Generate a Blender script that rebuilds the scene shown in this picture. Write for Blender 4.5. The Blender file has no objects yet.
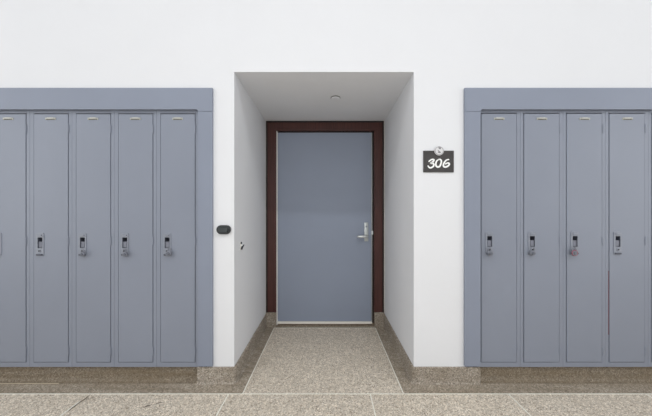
import bpy, bmesh, math, random
from mathutils import Vector, Matrix
random.seed(7)
scene = bpy.context.scene
C = scene.collection

# ------------------------------------------------------------------ camera, world, lights, exposure
EYE = 1.228                     # eye height
FP = 270.0                      # focal length in pixels of a 652 px wide frame
DF, DB = 1.993, 3.016           # distance of corridor wall and of the door frame
VX, VY = 327.5, 216.6
cam = bpy.data.objects.new('camera', bpy.data.cameras.new('camera'))
C.objects.link(cam); scene.camera = cam
cam.location = (0, 0, EYE); cam.rotation_euler = (math.pi/2, 0, 0)
cam.data.sensor_width = 36; cam.data.lens = 36*FP/652
cam.data.shift_x = (326-VX)/652; cam.data.shift_y = (VY-208)/652
cam.data.clip_start = 0.05

w = bpy.data.worlds.new('world'); scene.world = w; w.use_nodes = True
w.node_tree.nodes['Background'].inputs[0].default_value = (0.9, 0.95, 1, 1)
w.node_tree.nodes['Background'].inputs[1].default_value = 0.05

CEIL = 5.2
WB = -2.1                       # the wall across the corridor
def area(name, loc, sx, sy, power, col, rot=(0, 0, 0)):
    l = bpy.data.lights.new(name, 'AREA'); l.shape = 'RECTANGLE'; l.size = sx; l.size_y = sy
    l.energy = power; l.color = col
    o = bpy.data.objects.new(name, l); C.objects.link(o); o.location = loc; o.rotation_euler = rot
    return o
area('ceiling_strip_light', (0, -0.9, CEIL-0.06), 8.8, 0.24, 265, (0.97, 0.985, 1.0))
# added fill panels inside both corridor ends, to brighten the recess
area('corridor_end_fill', (-4.5, 0, 1.8), 2.5, 2.5, 70, (0.96, 0.98, 1.0), (0, -math.pi/2, 0))
area('corridor_end_fill', (4.5, 0, 1.8), 2.5, 2.5, 70, (0.96, 0.98, 1.0), (0, math.pi/2, 0))
# added unseen fill lamp just behind the camera, evens out the light
l = bpy.data.lights.new('fill_lamp', 'POINT'); l.energy = 105; l.shadow_soft_size = 0.35; l.color = (0.965, 0.98, 1.0)
o = bpy.data.objects.new('fill_lamp', l); C.objects.link(o); o.location = (0, -0.4, 1.5)

vs = scene.view_settings
vs.view_transform = 'Standard'; vs.look = 'None'; vs.gamma = 1; vs.use_curve_mapping = False
vs.exposure = -1.25

# ------------------------------------------------------------------ helpers
def PX(px, Y=DF): return (px-VX)*Y/FP
def PZ(py, Y=DF): return EYE-(py-VY)*Y/FP
def lin(c):
    return tuple(((v/255)/12.92 if v/255 <= 0.04045 else (((v/255)+0.055)/1.055)**2.4) for v in c)+(1.0,)

class MB:
    """collects shapes in world coordinates and links them as ONE mesh object"""
    def __init__(s): s.bm = bmesh.new()
    def box(s, x0, x1, y0, y1, z0, z1, bev=0.0, seg=2):
        b = bmesh.new()
        bmesh.ops.create_cube(b, size=1)
        for v in b.verts:
            v.co = Vector(((x0+x1)/2+v.co.x*(x1-x0), (y0+y1)/2+v.co.y*(y1-y0), (z0+z1)/2+v.co.z*(z1-z0)))
        if bev: bmesh.ops.bevel(b, geom=b.edges[:], offset=bev, segments=seg, affect='EDGES', profile=0.6)
        s.add(b); return s
    def add(s, b):
        m = bpy.data.meshes.new('t'); b.to_mesh(m); b.free(); s.bm.from_mesh(m); bpy.data.meshes.remove(m)
    def prism(s, pts, y0, y1, bev=0.0):
        """outline in x,z from y0 (front) to y1"""
        b = bmesh.new()
        f = [b.verts.new((x, y0, z)) for x, z in pts]; g = [b.verts.new((x, y1, z)) for x, z in pts]
        n = len(pts)
        front = b.faces.new(f); b.faces.new(g[::-1])
        for i in range(n): b.faces.new((f[i], g[i], g[(i+1) % n], f[(i+1) % n]))
        bmesh.ops.recalc_face_normals(b, faces=b.faces[:])
        if bev: bmesh.ops.bevel(b, geom=list(front.edges), offset=bev, segments=2, affect='EDGES')
        s.add(b); return s
    def cyl(s, c, r, h, axis='y', n=24, r2=None, bev=0.0):
        b = bmesh.new()
        bmesh.ops.create_cone(b, cap_ends=True, segments=n, radius1=r, radius2=r if r2 is None else r2, depth=h)
        if bev:
            ed = [e for e in b.edges if abs(e.verts[0].co.z-e.verts[1].co.z) < 1e-6]
            bmesh.ops.bevel(b, geom=ed, offset=bev, segments=3, affect='EDGES')
        M = {'z': Matrix(), 'y': Matrix.Rotation(math.pi/2, 4, 'X'), 'x': Matrix.Rotation(math.pi/2, 4, 'Y')}[axis]
        bmesh.ops.transform(b, matrix=Matrix.Translation(c) @ M, verts=b.verts[:])
        s.add(b); return s
    def tube(s, pts, r, n=10, radii=None, close=False):
        b = bmesh.new(); P = [Vector(p) for p in pts]; rings = []
        N = len(P)
        for i, p in enumerate(P):
            if close: t = P[(i+1) % N]-P[i-1]
            else: t = P[min(i+1, N-1)]-P[max(i-1, 0)]
            t.normalize()
            u = t.cross(Vector((0.13, 0.31, 0.94)) if abs(t.z) < 0.9 else Vector((0, 1, 0))).normalized(); v = t.cross(u)
            rr = radii[i] if radii else r
            rings.append([b.verts.new(p+(u*math.cos(a)+v*math.sin(a))*rr) for a in [2*math.pi*k/n for k in range(n)]])
        for i in range(N if close else N-1):
            A, B = rings[i], rings[(i+1) % N]
            for k in range(n): b.faces.new((A[k], A[(k+1) % n], B[(k+1) % n], B[k]))
        if not close: b.faces.new(rings[0][::-1]); b.faces.new(rings[-1])
        bmesh.ops.recalc_face_normals(b, faces=b.faces[:])
        s.add(b); return s
    def loft(s, rows, flip=False):
        """quads between successive rows of points"""
        b = bmesh.new(); R = [[b.verts.new(p) for p in r] for r in rows]
        for A, B in zip(R, R[1:]):
            for i in range(len(A)-1): b.faces.new((A[i], A[i+1], B[i+1], B[i]))
        bmesh.ops.recalc_face_normals(b, faces=b.faces[:])
        if flip: bmesh.ops.reverse_faces(b, faces=b.faces[:])
        s.add(b); return s
    def build(s, name, mat, parent=None, root=None, smooth=False):
        """root: the Empty in whose frame the mesh lies"""
        off = Vector(root.location) if root else Vector((0, 0, 0))
        for v in s.bm.verts: v.co -= off
        m = bpy.data.meshes.new(name); s.bm.to_mesh(m); s.bm.free()
        m.materials.append(mat)
        if smooth: m.polygons.foreach_set('use_smooth', [True]*len(m.polygons)); m.set_sharp_from_angle(angle=0.6)
        o = bpy.data.objects.new(name, m); C.objects.link(o)
        if parent: o.parent = parent
        return o
def tag(o, label=None, cat=None, group=None, kind=None):
    if label: o['label'] = label
    if cat: o['category'] = cat
    if group: o['group'] = group
    if kind: o['kind'] = kind
    return o
def empty(name, loc, label, cat, group=None):
    o = bpy.data.objects.new(name, None); C.objects.link(o); o.location = loc; o.empty_display_size = 0.05
    return tag(o, label, cat, group)
def struct(name, mb, mat, **k): return tag(mb.build(name, mat, **k), kind='structure')
def copy_tree(o, parent=None):
    c = o.copy(); C.objects.link(c); c.parent = parent
    for ch in list(o.children): copy_tree(ch, c)
    return c

# ------------------------------------------------------------------ materials
def mat(name, col, rough=0.5, metal=0.0, bump=0.0, bscale=60, var=0.0, vscale=2.0, spec=0.5, coat=0.0):
    m = bpy.data.materials.new(name); m.use_nodes = True; nt = m.node_tree; N = nt.nodes; L = nt.links
    bs = N['Principled BSDF']; bs.inputs['Base Color'].default_value = lin(col)
    bs.inputs['Roughness'].default_value = rough; bs.inputs['Metallic'].default_value = metal
    bs.inputs['Specular IOR Level'].default_value = spec; bs.inputs['Coat Weight'].default_value = coat
    geo = N.new('ShaderNodeNewGeometry')
    if var:
        n = N.new('ShaderNodeTexNoise'); n.inputs['Scale'].default_value = vscale; n.inputs['Detail'].default_value = 5
        L.new(geo.outputs['Position'], n.inputs['Vector'])
        mx = N.new('ShaderNodeMix'); mx.data_type = 'RGBA'
        a = lin(tuple(max(0, c*(1-var)) for c in col)); b = lin(tuple(min(255, c*(1+var)) for c in col))
        mx.inputs['A'].default_value = a; mx.inputs['B'].default_value = b
        L.new(n.outputs['Fac'], mx.inputs['Factor']); L.new(mx.outputs['Result'], bs.inputs['Base Color'])
    if bump:
        n2 = N.new('ShaderNodeTexNoise'); n2.inputs['Scale'].default_value = bscale; n2.inputs['Detail'].default_value = 3
        L.new(geo.outputs['Position'], n2.inputs['Vector'])
        bp = N.new('ShaderNodeBump'); bp.inputs['Strength'].default_value = bump; bp.inputs['Distance'].default_value = 0.004
        L.new(n2.outputs['Fac'], bp.inputs['Height']); L.new(bp.outputs['Normal'], bs.inputs['Normal'])
    return m

def terrazzo(name, cols, stops, dirt=0.0, dirtcol=(90, 78, 62), scale=200, rough=0.6, streak=False):
    m = bpy.data.materials.new(name); m.use_nodes = True; nt = m.node_tree; N = nt.nodes; L = nt.links
    bs = N['Principled BSDF']; bs.inputs['Roughness'].default_value = rough
    bs.inputs['Specular IOR Level'].default_value = 0.3
    geo = N.new('ShaderNodeNewGeometry')
    v = N.new('ShaderNodeTexVoronoi'); v.inputs['Scale'].default_value = scale; v.inputs['Randomness'].default_value = 1
    L.new(geo.outputs['Position'], v.inputs['Vector'])
    sep = N.new('ShaderNodeSeparateColor'); L.new(v.outputs['Color'], sep.inputs[0])
    r = N.new('ShaderNodeValToRGB'); r.color_ramp.interpolation = 'CONSTANT'
    e = r.color_ramp.elements
    while len(e) < len(cols): e.new(0.5)
    for k, (c, p) in enumerate(zip(cols, stops)): e[k].position = p; e[k].color = lin(c)
    L.new(sep.outputs[0], r.inputs['Fac'])
    last = r.outputs['Color']
    v2 = N.new('ShaderNodeTexVoronoi'); v2.inputs['Scale'].default_value = scale*0.42; L.new(geo.outputs['Position'], v2.inputs['Vector'])
    sp2 = N.new('ShaderNodeSeparateColor'); L.new(v2.outputs['Color'], sp2.inputs[0])
    mr2 = N.new('ShaderNodeMapRange'); mr2.inputs['To Min'].default_value = 0.80; mr2.inputs['To Max'].default_value = 1.20
    L.new(sp2.outputs[1], mr2.inputs['Value'])
    vm = N.new('ShaderNodeVectorMath'); vm.operation = 'SCALE'; L.new(last, vm.inputs[0]); L.new(mr2.outputs[0], vm.inputs['Scale'])
    last = vm.outputs[0]
    # broad mottling
    n = N.new('ShaderNodeTexNoise'); n.inputs['Scale'].default_value = 5; n.inputs['Detail'].default_value = 6; n.inputs['Roughness'].default_value = 0.65
    mp = N.new('ShaderNodeMapping')
    if streak: mp.inputs['Scale'].default_value = (0.35, 3.0, 5.0)
    L.new(geo.outputs['Position'], mp.inputs['Vector']); L.new(mp.outputs[0], n.inputs['Vector'])
    mr = N.new('ShaderNodeMapRange'); mr.inputs['From Min'].default_value = 0.38; mr.inputs['From Max'].default_value = 0.68
    mr.inputs['To Max'].default_value = dirt
    L.new(n.outputs['Fac'], mr.inputs['Value'])
    mx = N.new('ShaderNodeMix'); mx.data_type = 'RGBA'; mx.inputs['B'].default_value = lin(dirtcol)
    L.new(mr.outputs[0], mx.inputs['Factor']); L.new(last, mx.inputs['A'])
    L.new(mx.outputs['Result'], bs.inputs['Base Color'])
    return m

M = {}
M['wall'] = mat('white_plaster', (229, 230, 232), 0.75, bump=0.45, bscale=9, var=0.008, vscale=3, spec=0.2)
M['ceil'] = mat('ceiling_paint', (240, 240, 240), 0.9)
M['blue'] = mat('blue_grey_enamel', (136, 142, 155), 0.42, var=0.025, vscale=2.2, bump=0.05, bscale=30)
M['trimblue'] = mat('blue_grey_trim_enamel', (136, 143, 158), 0.45, var=0.025, vscale=3, bump=0.05, bscale=20)
M['hardware'] = mat('painted_hardware', (138, 143, 154), 0.35, var=0.06, vscale=60)
M['pocket'] = mat('pocket_metal', (78, 81, 92), 0.45)
M['lift'] = mat('latch_lift_metal', (122, 125, 136), 0.45)
M['hole'] = mat('keyway_dark', (40, 42, 48), 0.6)
M['plate'] = mat('number_plate_metal', (188, 188, 180), 0.45, metal=0.2)
M['plateslot'] = mat('number_plate_shadow', (120, 118, 108), 0.6, var=0.3, vscale=200)
M['steel'] = mat('satin_steel', (222, 224, 222), 0.3, metal=0.55)
M['platesteel'] = mat('brushed_steel', (186, 190, 188), 0.4, metal=0.6)
M['beadgap'] = mat('near_black_bead_gap_shade', (34, 22, 20), 0.45, spec=0.3)
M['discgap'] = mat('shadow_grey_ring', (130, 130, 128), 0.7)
M['lock'] = mat('padlock_steel', (132, 135, 144), 0.4, metal=0.3)
M['lockdark'] = mat('padlock_dial', (104, 108, 118), 0.4)
M['red'] = mat('padlock_red_rim', (142, 88, 102), 0.45)
M['dullred'] = mat('dull_red_cloth', (112, 74, 82), 0.8)
M['door'] = mat('blue_door_paint', (143, 152, 169), 0.55, var=0.02, vscale=1.6, bump=0.04, bscale=25)
M['white_metal'] = mat('threshold_metal', (246, 241, 230), 0.4)
M['strip'] = mat('seal_metal', (250, 246, 240), 0.4)
M['sign'] = mat('charcoal_sign', (60, 57, 56), 0.5, var=0.12, vscale=120)
M['paintwhite'] = mat('white_lettering', (248, 248, 246), 0.5)
M['badge'] = mat('badge_silver', (222, 221, 222), 0.35, metal=0.1)
M['badgegrey'] = mat('badge_grey', (140, 138, 140), 0.5)
M['black'] = mat('dark_plastic', (56, 60, 61), 0.38, var=0.15, vscale=90)
M['blackface'] = mat('dark_plastic_face', (62, 67, 68), 0.35)
M['caulk'] = mat('pale_caulk', (214, 212, 204), 0.7)
M['divider'] = mat('divider_strip', (240, 235, 222), 0.5, var=0.1, vscale=40)
M['ledge_highlight'] = mat('ledge_highlight_strip', (190, 178, 156), 0.6, var=0.12, vscale=14)
M['crack'] = mat('crack_fill', (104, 94, 80), 0.8)
# dark red-brown wood, grain along the height
m = mat('dark_brown_wood', (66, 42, 36), 0.4, spec=0.35); nt = m.node_tree; N = nt.nodes; L = nt.links
geo = N.new('ShaderNodeNewGeometry'); mp = N.new('ShaderNodeMapping'); mp.inputs['Scale'].default_value = (60, 20, 2.5)
n = N.new('ShaderNodeTexNoise'); n.inputs['Scale'].default_value = 2; n.inputs['Detail'].default_value = 6
mx = N.new('ShaderNodeMix'); mx.data_type = 'RGBA'; mx.inputs['A'].default_value = lin((50, 31, 28)); mx.inputs['B'].default_value = lin((96, 58, 52))
L.new(geo.outputs['Position'], mp.inputs[0]); L.new(mp.outputs[0], n.inputs['Vector']); L.new(n.outputs['Fac'], mx.inputs['Factor'])
L.new(mx.outputs['Result'], N['Principled BSDF'].inputs['Base Color']); M['wood'] = m
M['floor'] = terrazzo('terrazzo_floor', [(198, 186, 169), (218, 207, 191), (176, 163, 146), (234, 226, 212), (142, 129, 112)], [0, .3, .6, .78, .93], dirt=0.22, dirtcol=(172, 160, 142))
M['border'] = terrazzo('terrazzo_border', [(156, 145, 130), (174, 163, 148), (130, 119, 104), (194, 184, 169)], [0, .35, .65, .87], dirt=0.5, dirtcol=(118, 103, 80), streak=True)
M['base'] = terrazzo('terrazzo_base', [(154, 144, 131), (172, 163, 150), (124, 114, 102), (192, 184, 172)], [0, .35, .65, .88], dirt=0.45, dirtcol=(118, 104, 84))
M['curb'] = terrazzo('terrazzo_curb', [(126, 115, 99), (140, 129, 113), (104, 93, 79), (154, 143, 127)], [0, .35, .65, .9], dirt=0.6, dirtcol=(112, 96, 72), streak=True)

# ------------------------------------------------------------------ the setting
XL, XR = PX(234.2), PX(413.8)              # reveals of the recess
ZS = PZ(72)                              # soffit
TL, TR = PX(212.3, DF-0.02), PX(464.9, DF-0.02)            # outer edges of the locker trim
ZT = PZ(89)                              # top of the locker trim
XE = 4.6
NL, NR = PX(-15), PX(694)                # far ends of the locker niches
YB = DB+0.25                             # back of the thick wall
mb = MB()
mb.box(-XE, XE, DF, YB, ZS, CEIL)
mb.box(-XE, XL, DF, YB, ZT-0.02, ZS); mb.box(XR, XE, DF, YB, ZT-0.02, ZS)
mb.box(TL-0.02, XL, DF, YB, 0, ZT-0.02); mb.box(XR, TR+0.02, DF, YB, 0, ZT-0.02)
mb.box(NL, TL-0.02, DF+0.42, YB, 0, ZT-0.02); mb.box(TR+0.02, NR, DF+0.42, YB, 0, ZT-0.02)
mb.box(-XE, NL, DF, YB, 0, ZT-0.02); mb.box(NR, XE, DF, YB, 0, ZT-0.02)
struct('wall_front', mb, M['wall'])
struct('wall_recess', MB().box(XL, XR, DB+0.16, YB, 0, ZS), M['wall'])
struct('wall_back', MB().box(-XE, XE, WB-0.15, WB, 0, CEIL), M['wall'])
struct('wall_left', MB().box(-XE-0.15, -XE, WB-0.15, YB, 0, CEIL), M['wall'])
struct('wall_right', MB().box(XE, XE+0.15, WB-0.15, YB, 0, CEIL), M['wall'])
struct('ceiling', MB().box(-XE-0.15, XE+0.15, WB-0.15, YB, CEIL, CEIL+0.12), M['ceil'])
struct('floor', MB().box(-XE-0.15, XE+0.15, WB-0.15, YB, -0.1, 0), M['floor'])

YL = FP*EYE/(394-VY)                      # the long divider line
RL, RR = -0.588, 0.527                    # divider lines in the recess
YD = 2.976
e = 0.0012
# darker border of the floor along walls
mb = MB()
mb.box(-XE, RL, YL, DF+0.06, 0, e); mb.box(RR, XE, YL, DF+0.06, 0, e)
mb.box(XL, RL, DF+0.06, DB, 0, e); mb.box(RR, XR, DF+0.06, DB, 0, e); mb.box(RL, RR, YD, DB+0.12, 0, e)
struct('trim_1', mb, M['border'])
# divider strips let into the floor
mb = MB(); d = 0.0032; t = 0.0018
mb.box(-XE, XE, YL-d, YL+d, 0, t)
mb.box(RL-d, RL+d, YL, YD, 0, t); mb.box(RR-d, RR+d, YL, YD, 0, t); mb.box(RL, RR, YD-0.003, YD+0.003, 0, t)
struct('trim_2', mb, M['divider'])
mb = MB()
for x, y1 in ((-0.685, YL), (0.296, YL), (1.252, YL), (-1.645, 1.79), (2.2, YL), (-2.6, YL)):
    mb.box(x-0.0034, x+0.0034, WB, y1, 0, t)
struct('trim_3', mb, M['divider'])

# terrazzo base with a coved foot
HB = PZ(366.6)
def profile(face, cove, top=HB):
    pr = [(-0.03, top), (face-0.003, top), (face, top-0.004), (face, cove)]
    for k in range(1, 6):
        a = k/5*math.pi/2
        pr.append((face+cove*(1-math.cos(a)), cove*(1-math.sin(a))+e))
    return pr
def base_run(sx):
    """pier front, rounded corner, reveal; sx=-1 for the left side, +1 for the right"""
    cx = XL if sx < 0 else XR
    x0 = PX(198) if sx < 0 else PX(479.5)
    r = 0.022
    rows = []
    for o, z in profile(0.012, 0.012):
        row = [(x0, DF-o, z), (cx+sx*r, DF-o, z)]
        for k in range(1, 6):
            a = k/6*math.pi/2
            row.append((cx+sx*r-sx*(r+o)*math.sin(a), DF+r-(r+o)*math.cos(a), z))
        row.append((cx-sx*o, DF+r, z)); row.append((cx-sx*o, DB, z+(0.024 if z > 0.05 else 0)))
        rows.append(row)
    mb = MB(); mb.loft(rows)
    pr = profile(0.012, 0.012)            # end cap at the set-back curb
    b = bmesh.new(); vs_ = [b.verts.new((x0, DF-o, z)) for o, z in pr]+[b.verts.new((x0, DF+0.03, e))]
    b.faces.new(vs_); mb.add(b)
    return mb
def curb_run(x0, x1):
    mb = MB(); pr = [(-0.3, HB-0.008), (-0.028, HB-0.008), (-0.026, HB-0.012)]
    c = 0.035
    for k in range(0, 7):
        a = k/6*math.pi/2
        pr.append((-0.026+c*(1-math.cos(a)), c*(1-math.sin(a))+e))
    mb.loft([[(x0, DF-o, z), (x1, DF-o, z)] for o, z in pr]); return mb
struct('baseboard_left', base_run(-1), M['base'], smooth=True)
struct('baseboard_right', base_run(1), M['base'], smooth=True)
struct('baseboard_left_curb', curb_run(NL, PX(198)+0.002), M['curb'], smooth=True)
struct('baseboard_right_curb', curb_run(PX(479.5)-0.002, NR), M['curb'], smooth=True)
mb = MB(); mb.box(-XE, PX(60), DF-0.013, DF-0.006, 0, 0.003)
struct('trim_4', mb, M['ledge_highlight'])  # pale strip paints the highlight along the curb ledge
# crack and scuffs in the floor
def flat(pts, wd, z):
    """irregular ribbon lying on the floor"""
    b = bmesh.new(); A = []
    for i, (x, y) in enumerate(pts):
        p0 = Vector(pts[max(i-1, 0)]); p1 = Vector(pts[min(i+1, len(pts)-1)]); tt = (p1-p0).normalized(); nn = Vector((-tt.y, tt.x))
        ww = wd*(0.15 if i in (0, len(pts)-1) else random.uniform(0.6, 1.2))
        A.append((b.verts.new((x+nn.x*ww, y+nn.y*ww, z)), b.verts.new((x-nn.x*ww, y-nn.y*ww, z))))
    for (a0, a1), (b0, b1) in zip(A, A[1:]): b.faces.new((a0, b0, b1, a1))
    bmesh.ops.recalc_face_normals(b, faces=b.faces[:])
    return b
def fl(px, py): Y = FP*EYE/(py-VY); return (PX(px, Y), Y)
mb = MB()
mb.add(flat([fl(68, 412), fl(74, 407), fl(79, 403), fl(84, 400), fl(90, 395)], 0.005, 0.0024))
mb.add(flat([fl(82, 403), fl(90, 399), fl(99, 395)], 0.0025, 0.0024))
mb.add(flat([fl(143, 408), fl(147, 406), fl(152, 405)], 0.008, 0.0006))
mb.add(flat([fl(154, 404.5), fl(159, 403), fl(165, 402)], 0.006, 0.0006))
struct('trim_5', mb, M['crack'])

# ------------------------------------------------------------------ door
FX0, FX1, FZ1 = PX(266, DB), PX(384, DB), PZ(121, DB)
IX0, IX1, IZ1 = PX(276.3, DB), PX(374.3, DB), PZ(130.6, DB)
ZP = PZ(312.3, DB)
mb = MB()
def jamb(mb, x0, x1, z0, z1): mb.box(x0, x1, DB, DB+0.155, z0, z1, 0.003)
jamb(mb, FX0+0.004, IX0, ZP, FZ1-0.004); jamb(mb, IX1, FX1-0.004, ZP, FZ1-0.004); mb.box(IX0-0.004, IX1+0.004, DB, DB+0.155, IZ1, FZ1-0.004, 0.003)
mb.box(IX0-0.02, IX0-0.006, DB-0.004, DB+0.01, ZP, IZ1+0.014, 0.002)
mb.box(IX1+0.003, IX1+0.014, DB-0.004, DB+0.01, ZP, IZ1+0.014, 0.002)
mb.box(IX0-0.02, IX1+0.014, DB-0.004, DB+0.01, IZ1+0.010, IZ1+0.024, 0.002)
fr = struct('door_frame_1', mb, M['wood'])
fr.name = 'door_2'
mb = MB()
mb.box(FX0+0.002, FX0+0.018, DB-0.010, DB+0.01, ZP, FZ1-0.002, 0.003)
mb.box(FX1-0.018, FX1-0.002, DB-0.010, DB+0.01, ZP, FZ1-0.002, 0.003)
mb.box(FX0+0.014, FX1-0.014, DB-0.010, DB+0.01, FZ1-0.018, FZ1-0.002, 0.003)
mb.box(IX0, IX1, DB+0.03, DB+0.1, IZ1-0.012, IZ1+0.004)
mb.box(PX(372.4, DB), IX1+0.003, DB+0.05, DB+0.1, 0, IZ1)  # dark backing puts deep shade into the gap beside the leaf
tag(mb.build('frame_bead_gap_shade', M['beadgap'], parent=fr), 'near black edge bead of the frame with painted shade in the door gaps')
# plinth blocks of terrazzo
for x0, x1 in ((FX0-0.002, IX0-0.004), (IX1+0.003, FX1+0.002)):
    mb = MB(); mb.box(x0, x1, DB-0.012, DB+0.155, 0, ZP, 0.004)
    o = mb.build('plinth_block', M['base'], parent=fr)
tag(MB().box(FX0-0.006, FX0+0.003, DB-0.004, DB+0.01, ZP, FZ1+0.004).box(FX1-0.003, FX1+0.006, DB-0.004, DB+0.01, ZP, FZ1+0.004)
    .box(FX0, FX1, DB-0.004, DB+0.01, FZ1-0.003, FZ1+0.004).build('caulk_line', M['caulk'], parent=fr), 'pale caulk line around the brown frame')
# mill finish seal on the hinge side and the head
YD0 = DB+0.035                            # face of the leaf
LX0, LX1 = PX(277.8, YD0), PX(371.4, YD0)
LZ0, LZ1 = PZ(321.2, YD0), PZ(132, YD0)
tag(MB().box(IX0+0.001, LX0-0.0015, DB+0.006, DB+0.1, 0.012, LZ1+0.004, 0.001).build('weatherstrip', M['strip'], parent=fr), 'pale metal strip on the hinge side')
tag(MB().box(LX1+0.002, LX1+0.009, YD0, DB+0.1, 0.012, LZ1+0.002, 0.001).box(LX0, LX1, DB+0.03, DB+0.1, LZ1+0.002, LZ1+0.008, 0.001)
    .build('weatherstrip', M['platesteel'], parent=fr), 'thin metal strip at head and latch side')
dr = tag(MB().box(LX0, LX1, YD0, YD0+0.045, LZ0, LZ1, 0.002).build('door_1', M['door']), kind='structure')
# lever handle
hx, hz0, hz1 = (PX(364.2, YD0), PX(368.2, YD0)), PZ(241.2, YD0), PZ(222.5, YD0)
esc = MB().box(hx[0], hx[1], YD0-0.012, YD0+0.002, hz0, hz1, 0.004).build('lock_plate', M['platesteel'], parent=dr, smooth=True)
tag(esc, 'satin steel lock plate')
lz = PZ(236.6, YD0-0.05); lx = (hx[0]+hx[1])/2+0.004
lp = [(lx, YD0-0.008, lz), (lx, YD0-0.036, lz), (lx-0.006, YD0-0.050, lz), (lx-0.022, YD0-0.055, lz), (PX(361.5, YD0-0.05), YD0-0.055, lz),
      (PX(359, YD0-0.05), YD0-0.052, lz-0.001), (PX(358, YD0-0.05), YD0-0.040, lz-0.001), (PX(358, YD0-0.05)+0.002, YD0-0.026, lz-0.002)]
MB().tube(lp, 0.011, 14, radii=[.013, .0135, .014, .0145, .0145, .014, .012, .008]).build('lever', M['steel'], parent=esc, smooth=True)
MB().cyl(((hx[0]+hx[1])/2, YD0-0.0135, hz1-0.045), 0.011, 0.006, 'y', bev=0.001).build('lock_cylinder', M['lock'], parent=esc, smooth=True)
tag(MB().box(LX1-0.002, PX(373.3, DB), DB+0.01, YD0+0.004, PZ(234.6, DB), PZ(231, DB), 0.001).build('strike_lip', M['steel'], parent=fr), 'steel strike lip')
# threshold
thr = MB(); thr.box(LX0-0.010, LX1+0.004, DB+0.010, DB+0.14, PZ(324.3, DB), LZ0-0.0015, 0.003)
struct('trim_6', thr, M['white_metal'])
struct('trim_7', MB().box(IX0-0.004, IX1+0.003, DB+0.022, DB+0.14, 0, PZ(324.3, DB), 0.002), M['curb'])

# ------------------------------------------------------------------ sprinkler cover in the soffit
sc_ = (0.072, 2.42, ZS)
t_ = empty('ceiling_sensor', (sc_[0], sc_[1], ZS), 'small round white sensor on the soffit above the door', 'sensor')
MB().cyl((sc_[0], sc_[1], ZS-0.004), 0.044, 0.006, 'z', 40, bev=0.001).build('gap_shade_ring', M['discgap'], t_, t_, True)  # darker grey ring paints the shaded gap round the cap
MB().cyl((sc_[0], sc_[1], ZS-0.010), 0.040, 0.010, 'z', 40, r2=0.041, bev=0.004).build('cap', M['wall'], t_, t_, True)

# ------------------------------------------------------------------ oval device on the pier
x0, x1, z0, z1 = PX(217.3), PX(231.3), PZ(234.1), PZ(225.1)
def stadium(x0, x1, z0, z1, r, n=10, ins=0.0):
    x0 += ins; x1 -= ins; z0 += ins; z1 -= ins; r = max(0.0005, r-ins); pts = []
    for cx, cz, a0 in ((x1-r, z1-r, 0), (x0+r, z1-r, 90), (x0+r, z0+r, 180), (x1-r, z0+r, 270)):
        for k in range(n+1):
            a = math.radians(a0+90*k/n); pts.append((cx+r*math.cos(a), cz+r*math.sin(a)))
    return pts
t_ = empty('wall_switch', ((x0+x1)/2, DF, z0), 'small black rounded oval device on the white pier left of the doorway', 'wall device')
MB().prism(stadium(x0, x1, z0, z1, 0.033), DF-0.026, DF, 0.009).build('housing', M['black'], t_, t_, True)
MB().prism(stadium(x0, x1, z0, z1, 0.033, ins=0.013), DF-0.029, DF-0.02, 0.003).build('face_button', M['blackface'], t_, t_, True)

# hook on the left reveal
hy, hz = 2.137, PZ(246, 2.137)
t_ = empty('wall_hook', (XL, hy, hz), 'tiny dark metal catch with pale tip on the left side wall of the doorway recess', 'hook')
s = 2.137/FP
MB().box(XL-0.001, XL+0.004, hy-0.008, hy+0.008, hz-0.034, hz+0.032, 0.002).build('back_plate', M['caulk'], t_, t_)
MB().cyl((XL+0.006, hy, hz+0.024), 0.0085, 0.010, 'x', bev=0.002).build('screw', M['hole'], t_, t_, True)
MB().tube([(XL+0.002, hy, hz-0.026), (XL+0.010, hy, hz-0.022), (XL+0.014, hy, hz-0.010), (XL+0.020, hy+0.01, hz+0.0), (XL+0.024, hy+0.014, hz+0.010)],
          0.006, 10, radii=[.006, .009, .007, .0045, .004]).build('hook_arm', M['hole'], t_, t_, True)
tag(MB().cyl((XL+0.007, hy+0.004, hz+0.006), 0.007, 0.010, 'x', bev=0.002).build('catch_tip', M['paintwhite'], t_, t_, True), 'white tip')

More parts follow.
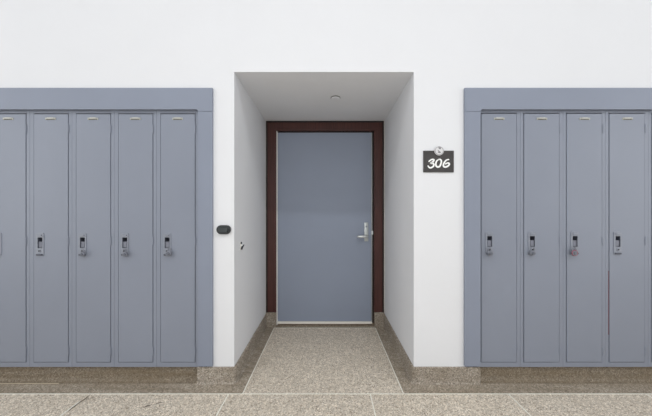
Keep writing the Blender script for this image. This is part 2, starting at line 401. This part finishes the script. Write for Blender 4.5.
# ------------------------------------------------------------------ room sign 306
x0, x1, z0, z1 = PX(423.1), PX(453.4), PZ(172.4), PZ(150.9)
t_ = empty('room_sign', ((x0+x1)/2, DF, z0), 'dark grey room number sign reading 306 with a round silver badge', 'sign')
MB().box(x0, x1, DF-0.008, DF, z0, z1, 0.001).build('sign_plate', M['sign'], t_, t_)
def stroke(mb, pts, wd, y0, y1, ox, oy, sc):
    """brush stroke in photo pixels, smoothed"""
    P = [Vector((PX(ox+p[0]/sc), PZ(oy+p[1]/sc))) for p in pts]
    Q = []
    for i in range(len(P)-1):
        a, b, c, d_ = P[max(i-1, 0)], P[i], P[i+1], P[min(i+2, len(P)-1)]
        for k in range(6):
            u = k/6
            Q.append(0.5*((2*b)+(c-a)*u+(2*a-5*b+4*c-d_)*u*u+(3*b-a-3*c+d_)*u**3))
    Q.append(P[-1]); n = len(Q); L_, R_ = [], []
    for i, q in enumerate(Q):
        tt = (Q[min(i+1, n-1)]-Q[max(i-1, 0)]).normalized(); nn = Vector((-tt.y, tt.x))
        ww = wd/2*(0.75+0.35*math.sin(math.pi*i/(n-1)))
        L_.append(q+nn*ww); R_.append(q-nn*ww)
    b = bmesh.new()
    for i in range(n-1):
        quad = (L_[i], L_[i+1], R_[i+1], R_[i])
        f = [b.verts.new((p.x, y0, p.y)) for p in quad]; g = [b.verts.new((p.x, y1, p.y)) for p in quad]
        b.faces.new(f)
        for k in range(4): b.faces.new((f[k], g[k], g[(k+1) % 4], f[(k+1) % 4]))
    for q in (Q[0], Q[-1]):
        f = [b.verts.new((q.x+wd*0.37*math.cos(a), y0-0.0001, q.y+wd*0.37*math.sin(a))) for a in [k*math.pi/5 for k in range(10)]]
        b.faces.new(f)
    bmesh.ops.recalc_face_normals(b, faces=b.faces[:])
    mb.add(b)
num = [[(92, 122), (125, 92), (170, 72), (205, 84), (185, 125), (138, 160), (185, 165), (203, 200), (185, 242), (130, 270), (98, 258), (74, 225)],
       [(305, 74), (345, 72), (370, 105), (362, 170), (335, 232), (290, 250), (255, 225), (248, 165), (270, 105), (318, 74)],
       [(535, 74), (485, 88), (440, 140), (415, 205), (435, 245), (485, 246), (535, 212), (548, 172), (515, 155), (460, 180)]]
for st in num:
    mb = MB(); stroke(mb, [((p[0]-315)*0.97+312, (p[1]-162)*0.92+162) for p in st], 0.0118, DF-0.0095, DF-0.0078, 424, 156, 21.73); mb.build('digit', M['paintwhite'], t_, t_)
bc = (PX(438.4), PZ(151.2)); br = 4.6*DF/FP
bd = MB().cyl((bc[0], DF-0.011, bc[1]), br, 0.008, 'y', 40, bev=0.0015).build('badge', M['badge'], t_, t_, True)
mb = MB(); mb.tube([(bc[0]+br*0.87*math.cos(a), DF-0.0150, bc[1]+br*0.87*math.sin(a)) for a in [k*math.pi/18 for k in range(36)]], 0.0017, 6, close=True)
mb.build('badge_rim', M['badgegrey'], bd, t_, True)
mb = MB()
for st in ([(195, 105), (225, 125), (250, 165)], [(210, 150), (255, 140), (265, 110)], [(180, 205), (215, 240), (235, 275)], [(185, 265), (225, 255), (262, 265)]):
    stroke(mb, st, 0.0065, DF-0.0158, DF-0.0148, 431, 144, 29.7)
mb.build('badge_emblem', M['badgegrey'], bd, t_)

# ------------------------------------------------------------------ locker surrounds
def surround(name, outer, inner, far, label, sx):
    """sx=-1: bank left of the doorway"""
    t = empty(name, (outer, DF, HB), label, 'locker trim')
    zi = PZ(110.4); zj = PZ(112.4); y0, y1 = DF-0.020, DF-0.0005
    xa, xb = sorted((far, outer))
    # top band with rounded inner corner dropping to the joint line
    r = 0.014
    pts = [(far, zi), (far, ZT), (outer, ZT), (outer, zj), (inner, zj)]
    for k in range(1, 7):
        a = math.radians(90*k/6); pts.append((inner+sx*r*(1-math.cos(a)), zj+(zi-zj)*math.sin(a)))
    MB().prism(pts, y0, y1, 0.0018).build('top_panel', M['trimblue'], t, t)
    s0, s1 = sorted((inner, outer)); MB().box(s0, s1, y0+0.0004, y1, PZ(366.7, DF-0.02), zj-0.0012, 0.0018).build('side_panel', M['trimblue'], t, t)
    s0, s1 = sorted((far, far-sx*0.03)); MB().box(s0, s1, y0+0.0004, y1, PZ(366.7, DF-0.02), zi-0.0012, 0.0018).build('side_panel', M['trimblue'], t, t)
    return t
surround('locker_surround', TL, PX(197.9, DF-0.02), NL, 'blue-grey metal trim framing the locker bank left of the doorway', -1)
surround('locker_surround', TR, PX(480.8, DF-0.02), NR, 'blue-grey metal trim framing the locker bank right of the doorway', 1)

# ------------------------------------------------------------------ lockers
YF = DF+0.007                             # face of the locker frames
YDR = DF+0.004                            # face of the doors
def make_locker(left, pitch, d0, d1, ztd, h0, label, group, dy=0.0):
    """left: photo x of the left side; d0,d1: door edges; h0: left edge of handle plate; all offsets in photo pixels"""
    X = lambda o: PX(left+o)
    zt, zb = PZ(110.2)+0.02, HB-0.006
    t = empty('locker', (X(pitch/2), DF, zb), label, 'locker', group)
    a0, a1 = X(0.07), X(pitch-0.07); da, db = X(d0), X(d1); zd1, zd0 = PZ(ztd), PZ(362.6)
    mb = MB()
    y1 = DF+0.39
    mb.box(a0, da-0.0022, YF, YF+0.02, zb, zt, 0.0012); mb.box(db+0.0018, a1, YF, YF+0.02, zb, zt, 0.0012)
    mb.box(da-0.002, db+0.002, YF, YF+0.02, zd1+0.0065, zt); mb.box(da-0.0025, db+0.002, YF, YF+0.02, zb, zd0-0.0022)
    mb.box(a0, a0+0.0015, YF+0.015, y1, zb, zt); mb.box(a1-0.0015, a1, YF+0.015, y1, zb, zt)
    mb.box(a0, a1, YF+0.015, y1, zt-0.0015, zt); mb.box(a0, a1, YF+0.015, y1, zb, zb+0.0015); mb.box(a0, a1, y1-0.0015, y1, zb, zt)
    mb.build('body', M['blue'], t, t)
    # door leaf with a cut-out for the pull
    p0, p1, q0, q1 = X(h0+1.6), X(h0+6.6), PZ(248.1+dy), PZ(237.5+dy)
    mb = MB(); yb = YDR+0.016
    xs = [da+0.0015, p0, p1, db-0.0015]; zs = [zd0+0.0018, q0, q1, zd1]
    b = bmesh.new(); g = [[b.verts.new((x, YDR, z)) for x in xs] for z in zs]; g2 = [[b.verts.new((x, yb, z)) for x in xs] for z in zs]
    for j in range(3):
        for i in range(3):
            if (i, j) != (1, 1):
                b.faces.new((g[j][i], g[j][i+1], g[j+1][i+1], g[j+1][i])); b.faces.new((g2[j][i], g2[j+1][i], g2[j+1][i+1], g2[j][i+1]))
    for i in range(3):
        b.faces.new((g[0][i], g2[0][i], g2[0][i+1], g[0][i+1])); b.faces.new((g[3][i], g[3][i+1], g2[3][i+1], g2[3][i]))
        b.faces.new((g[i][0], g[i+1][0], g2[i+1][0], g2[i][0])); b.faces.new((g[i][3], g2[i][3], g2[i+1][3], g[i+1][3]))
    bmesh.ops.recalc_face_normals(b, faces=b.faces[:])
    ed = [e_ for e_ in b.edges if all(abs(v.co.y-YDR) < 1e-6 for v in e_.verts) and
          (all(abs(v.co.x-xs[0]) < 1e-6 for v in e_.verts) or all(abs(v.co.x-xs[3]) < 1e-6 for v in e_.verts) or
           all(abs(v.co.z-zs[0]) < 1e-6 for v in e_.verts) or all(abs(v.co.z-zs[3]) < 1e-6 for v in e_.verts))]
    bmesh.ops.bevel(b, geom=ed, offset=0.0015, segments=2, affect='EDGES')
    mb.add(b)
    door = mb.build('door', M['blue'], t, t)
    # pull: cup behind the opening and a raised plate round it
    mb = MB(); cy = YDR+0.045
    mb.box(p0-0.002, p0, YDR, cy, q0-0.002, q1+0.002); mb.box(p1, p1+0.002, YDR, cy, q0-0.002, q1+0.002)
    mb.box(p0, p1, YDR, cy, q1, q1+0.002)
    mb.box(p0, p1, YDR+0.016, cy, q0-0.002, q0+0.002); mb.box(p0, p1, cy-0.002, cy, q0, q1)
    mb.build('pull_cup', M['pocket'], door, t)  # dark cup colour paints the shade inside the pull
    qm = q0+(q1-q0)*0.60
    mb = MB(); mb.box(p0, p1, YDR+0.004, YDR+0.020, q0+0.0015, qm, 0.002)
    mb.box(p0+0.007, p1-0.007, YDR+0.001, YDR+0.008, q0+0.004, qm-0.002, 0.003); mb.build('latch_lift', M['lift'], door, t)
    u0, u1, w0, w1 = X(h0), X(h0+7.8), PZ(256.2+dy), PZ(232.8+dy)
    b = bmesh.new(); outer = stadium(u0, u1, w0, w1, 0.012, 5); inner = stadium(p0, p1, q0, q1, 0.003, 5)
    for ya, yb_ in ((YDR-0.004, YDR-0.0002),):
        A = [b.verts.new((x, ya, z)) for x, z in outer]; A2 = [b.verts.new((x, yb_, z)) for x, z in outer]
        B = [b.verts.new((x, ya, z)) for x, z in inner]; B2 = [b.verts.new((x, yb_, z)) for x, z in inner]
        n = len(A)
        for i in range(n):
            j = (i+1) % n
            b.faces.new((A[i], A[j], B[j], B[i])); b.faces.new((A[i], A2[i], A2[j], A[j])); b.faces.new((B[i], B[j], B2[j], B2[i]))
    bmesh.ops.recalc_face_normals(b, faces=b.faces[:])
    mb = MB(); mb.add(b)
    # bead ridge above the pull
    mb.box(u0+0.012, u1-0.012, YDR-0.010, YDR-0.003, PZ(236.2+dy), PZ(234.6+dy), 0.003)
    hp = mb.build('handle_plate', M['hardware'], door, t)
    MB().cyl((X(h0+3.9), YDR-0.006, PZ(250.9+dy)), 0.0085, 0.006, 'y', bev=0.001).build('lock_ring', M['hardware'], hp, t, True)
    MB().cyl((X(h0+3.9), YDR-0.0078, PZ(250.9+dy)), 0.0055, 0.004, 'y').build('keyway', M['hole'], hp, t)
    mb = MB(); mb.box(X(h0+1), X(h0+6.8), YDR-0.011, YDR-0.003, PZ(255.6+dy), PZ(253.9+dy), 0.002); mb.build('hasp', M['pocket'], hp, t)
    for k, py in enumerate((128.5, 241, 351.5)):
        MB().cyl((db+0.001, YDR-0.001, PZ(py)), 0.0042, 0.062, 'z', 10, bev=0.001).build('hinge', M['blue'], door, t, True)
    # number plate in its holder
    cx = (da+db)/2; cz = PZ(118.7)
    npl = MB(); w2, h2 = 0.038, 0.0075
    npl.box(cx-w2, cx+w2, YDR-0.005, YDR-0.0002, cz+0.0005, cz+h2, 0.0015); npl.box(cx-w2*0.6, cx+w2*0.6, YDR-0.0065, YDR-0.0002, cz-0.001, cz+h2+0.002, 0.0015)
    npl.box(cx-w2, cx-w2+0.006, YDR-0.004, YDR-0.0002, cz-h2, cz+h2, 0.001); npl.box(cx+w2-0.006, cx+w2, YDR-0.004, YDR-0.0002, cz-h2, cz+h2, 0.001)
    tag(MB().box(cx-w2+0.003, cx+w2-0.003, YDR-0.0012, YDR-0.0002, cz-h2, cz+0.001).build('card_slot_shadow', M['plateslot'], door, t), 'card slot with its lower shadow painted in')  # darker lower part paints the shadow under the plate's top bar
    npl.build('number_plate', M['plate'], door, t)
    return t, door
GRP_L, GRP_R = 'lockers left of the doorway', 'lockers right of the doorway'
lab_l = ['blue-grey steel locker at the left edge of the photo, cut through its handle',
         'blue-grey steel locker of the left bank without a hanging padlock, second from photo edge',
         'blue-grey steel locker in the middle of the left bank',
         'blue-grey steel locker in the left bank directly beside the end locker',
         'blue-grey steel end locker of the left bank, nearest the doorway, hung with a small padlock']
lab_r = ['blue-grey steel end locker of the right bank, nearest the room number sign',
         'blue-grey steel locker, second from the room number sign',
         'blue-grey steel locker of the right bank with the red-rimmed padlock',
         'blue-grey steel locker of the right bank without any padlock',
         'sliver of blue-grey steel locker at the right edge of the photo']
PL = 42.4
protoL, doorL = make_locker(28.7+2*PL, PL, 4.3, 38.9, 113.9, 7.1, lab_l[3], GRP_L)
lockL = [None]*5
for i in range(5):
    o = protoL if i == 3 else copy_tree(protoL)
    o.location.x = PX(28.7+(i-1)*PL+PL/2); o['label'] = lab_l[i]; lockL[i] = o
PR = 42.8
protoR, doorR = make_locker(478.3, PR, 3.2, 38.9, 113.4, 7.3, lab_r[0], GRP_R, -1.3)
lockR = [None]*5
for i in range(5):
    o = protoR if i == 0 else copy_tree(protoR)
    o.location.x = PX(478.3+i*PR+PR/2); o['label'] = lab_r[i]; lockR[i] = o
# the proto of the left bank was modelled on the third space: its Empty moved with its children

def padlock(px, py, label, rim=None, tilt=0.0, size=1.0):
    y = YDR-0.022; x, z = PX(px, y), PZ(py, y)
    t = empty('padlock', (x, y, z), label, 'padlock')
    r = 0.0205*size
    body = MB().cyl((x, y, z), r, 0.017, 'y', 32, bev=0.003).build('lock_body', M['lock'], t, t, True)
    dial = MB().cyl((x, y-0.0115, z), r*0.62, 0.008, 'y', 24, r2=r*0.5, bev=0.001).build('dial', M['lockdark'], body, t, True)
    if rim:
        mb = MB(); mb.tube([(x+r*0.95*math.cos(a), y-0.006, z+r*0.95*math.sin(a)) for a in [k*math.pi/16 for k in range(32)]], 0.0036, 8, close=True)
        tag(mb.build('rim', rim, t, t, True), 'red rim')
    sp = [(x-0.011, y, z+r*0.75), (x-0.011, y, z+r+0.010)]+[(x-0.011*math.cos(a), y, z+r+0.010+0.011*math.sin(a)) for a in (0.5, 1.0, 1.57, 2.14, 2.64)]+[(x+0.011, y, z+r+0.010), (x+0.011, y, z+r*0.75)]
    MB().tube(sp, 0.0033, 8).build('shackle', M['lock'], t, t, True)
    t.rotation_euler.y = tilt
    return t
padlock(490.1, 253.4, 'grey round padlock hanging on the locker nearest the room sign', tilt=-0.2)
padlock(532.4, 253.2, 'grey round padlock on the second locker from the sign', tilt=0.1, size=0.95)
padlock(574.0, 252.9, 'round padlock with a dull red rim on a right bank locker', rim=M['red'])
padlock(168.6, 253.6, 'grey round padlock on the left bank locker nearest the doorway', tilt=0.25)
padlock(125.2, 254.4, 'small grey padlock on the left bank locker beside the end one', size=0.85, tilt=-0.15)
padlock(82.6, 254.4, 'small grey padlock on the middle locker of the left bank', size=0.8)

# thin dull red strip caught in the door gap of the fourth locker
tag(MB().box(PX(609.25), PX(609.8), YDR+0.001, YDR+0.012, PZ(335), PZ(271)).build('strap', M['dullred']), 'thin dull red strip caught in a door gap of the right locker bank', 'strap')
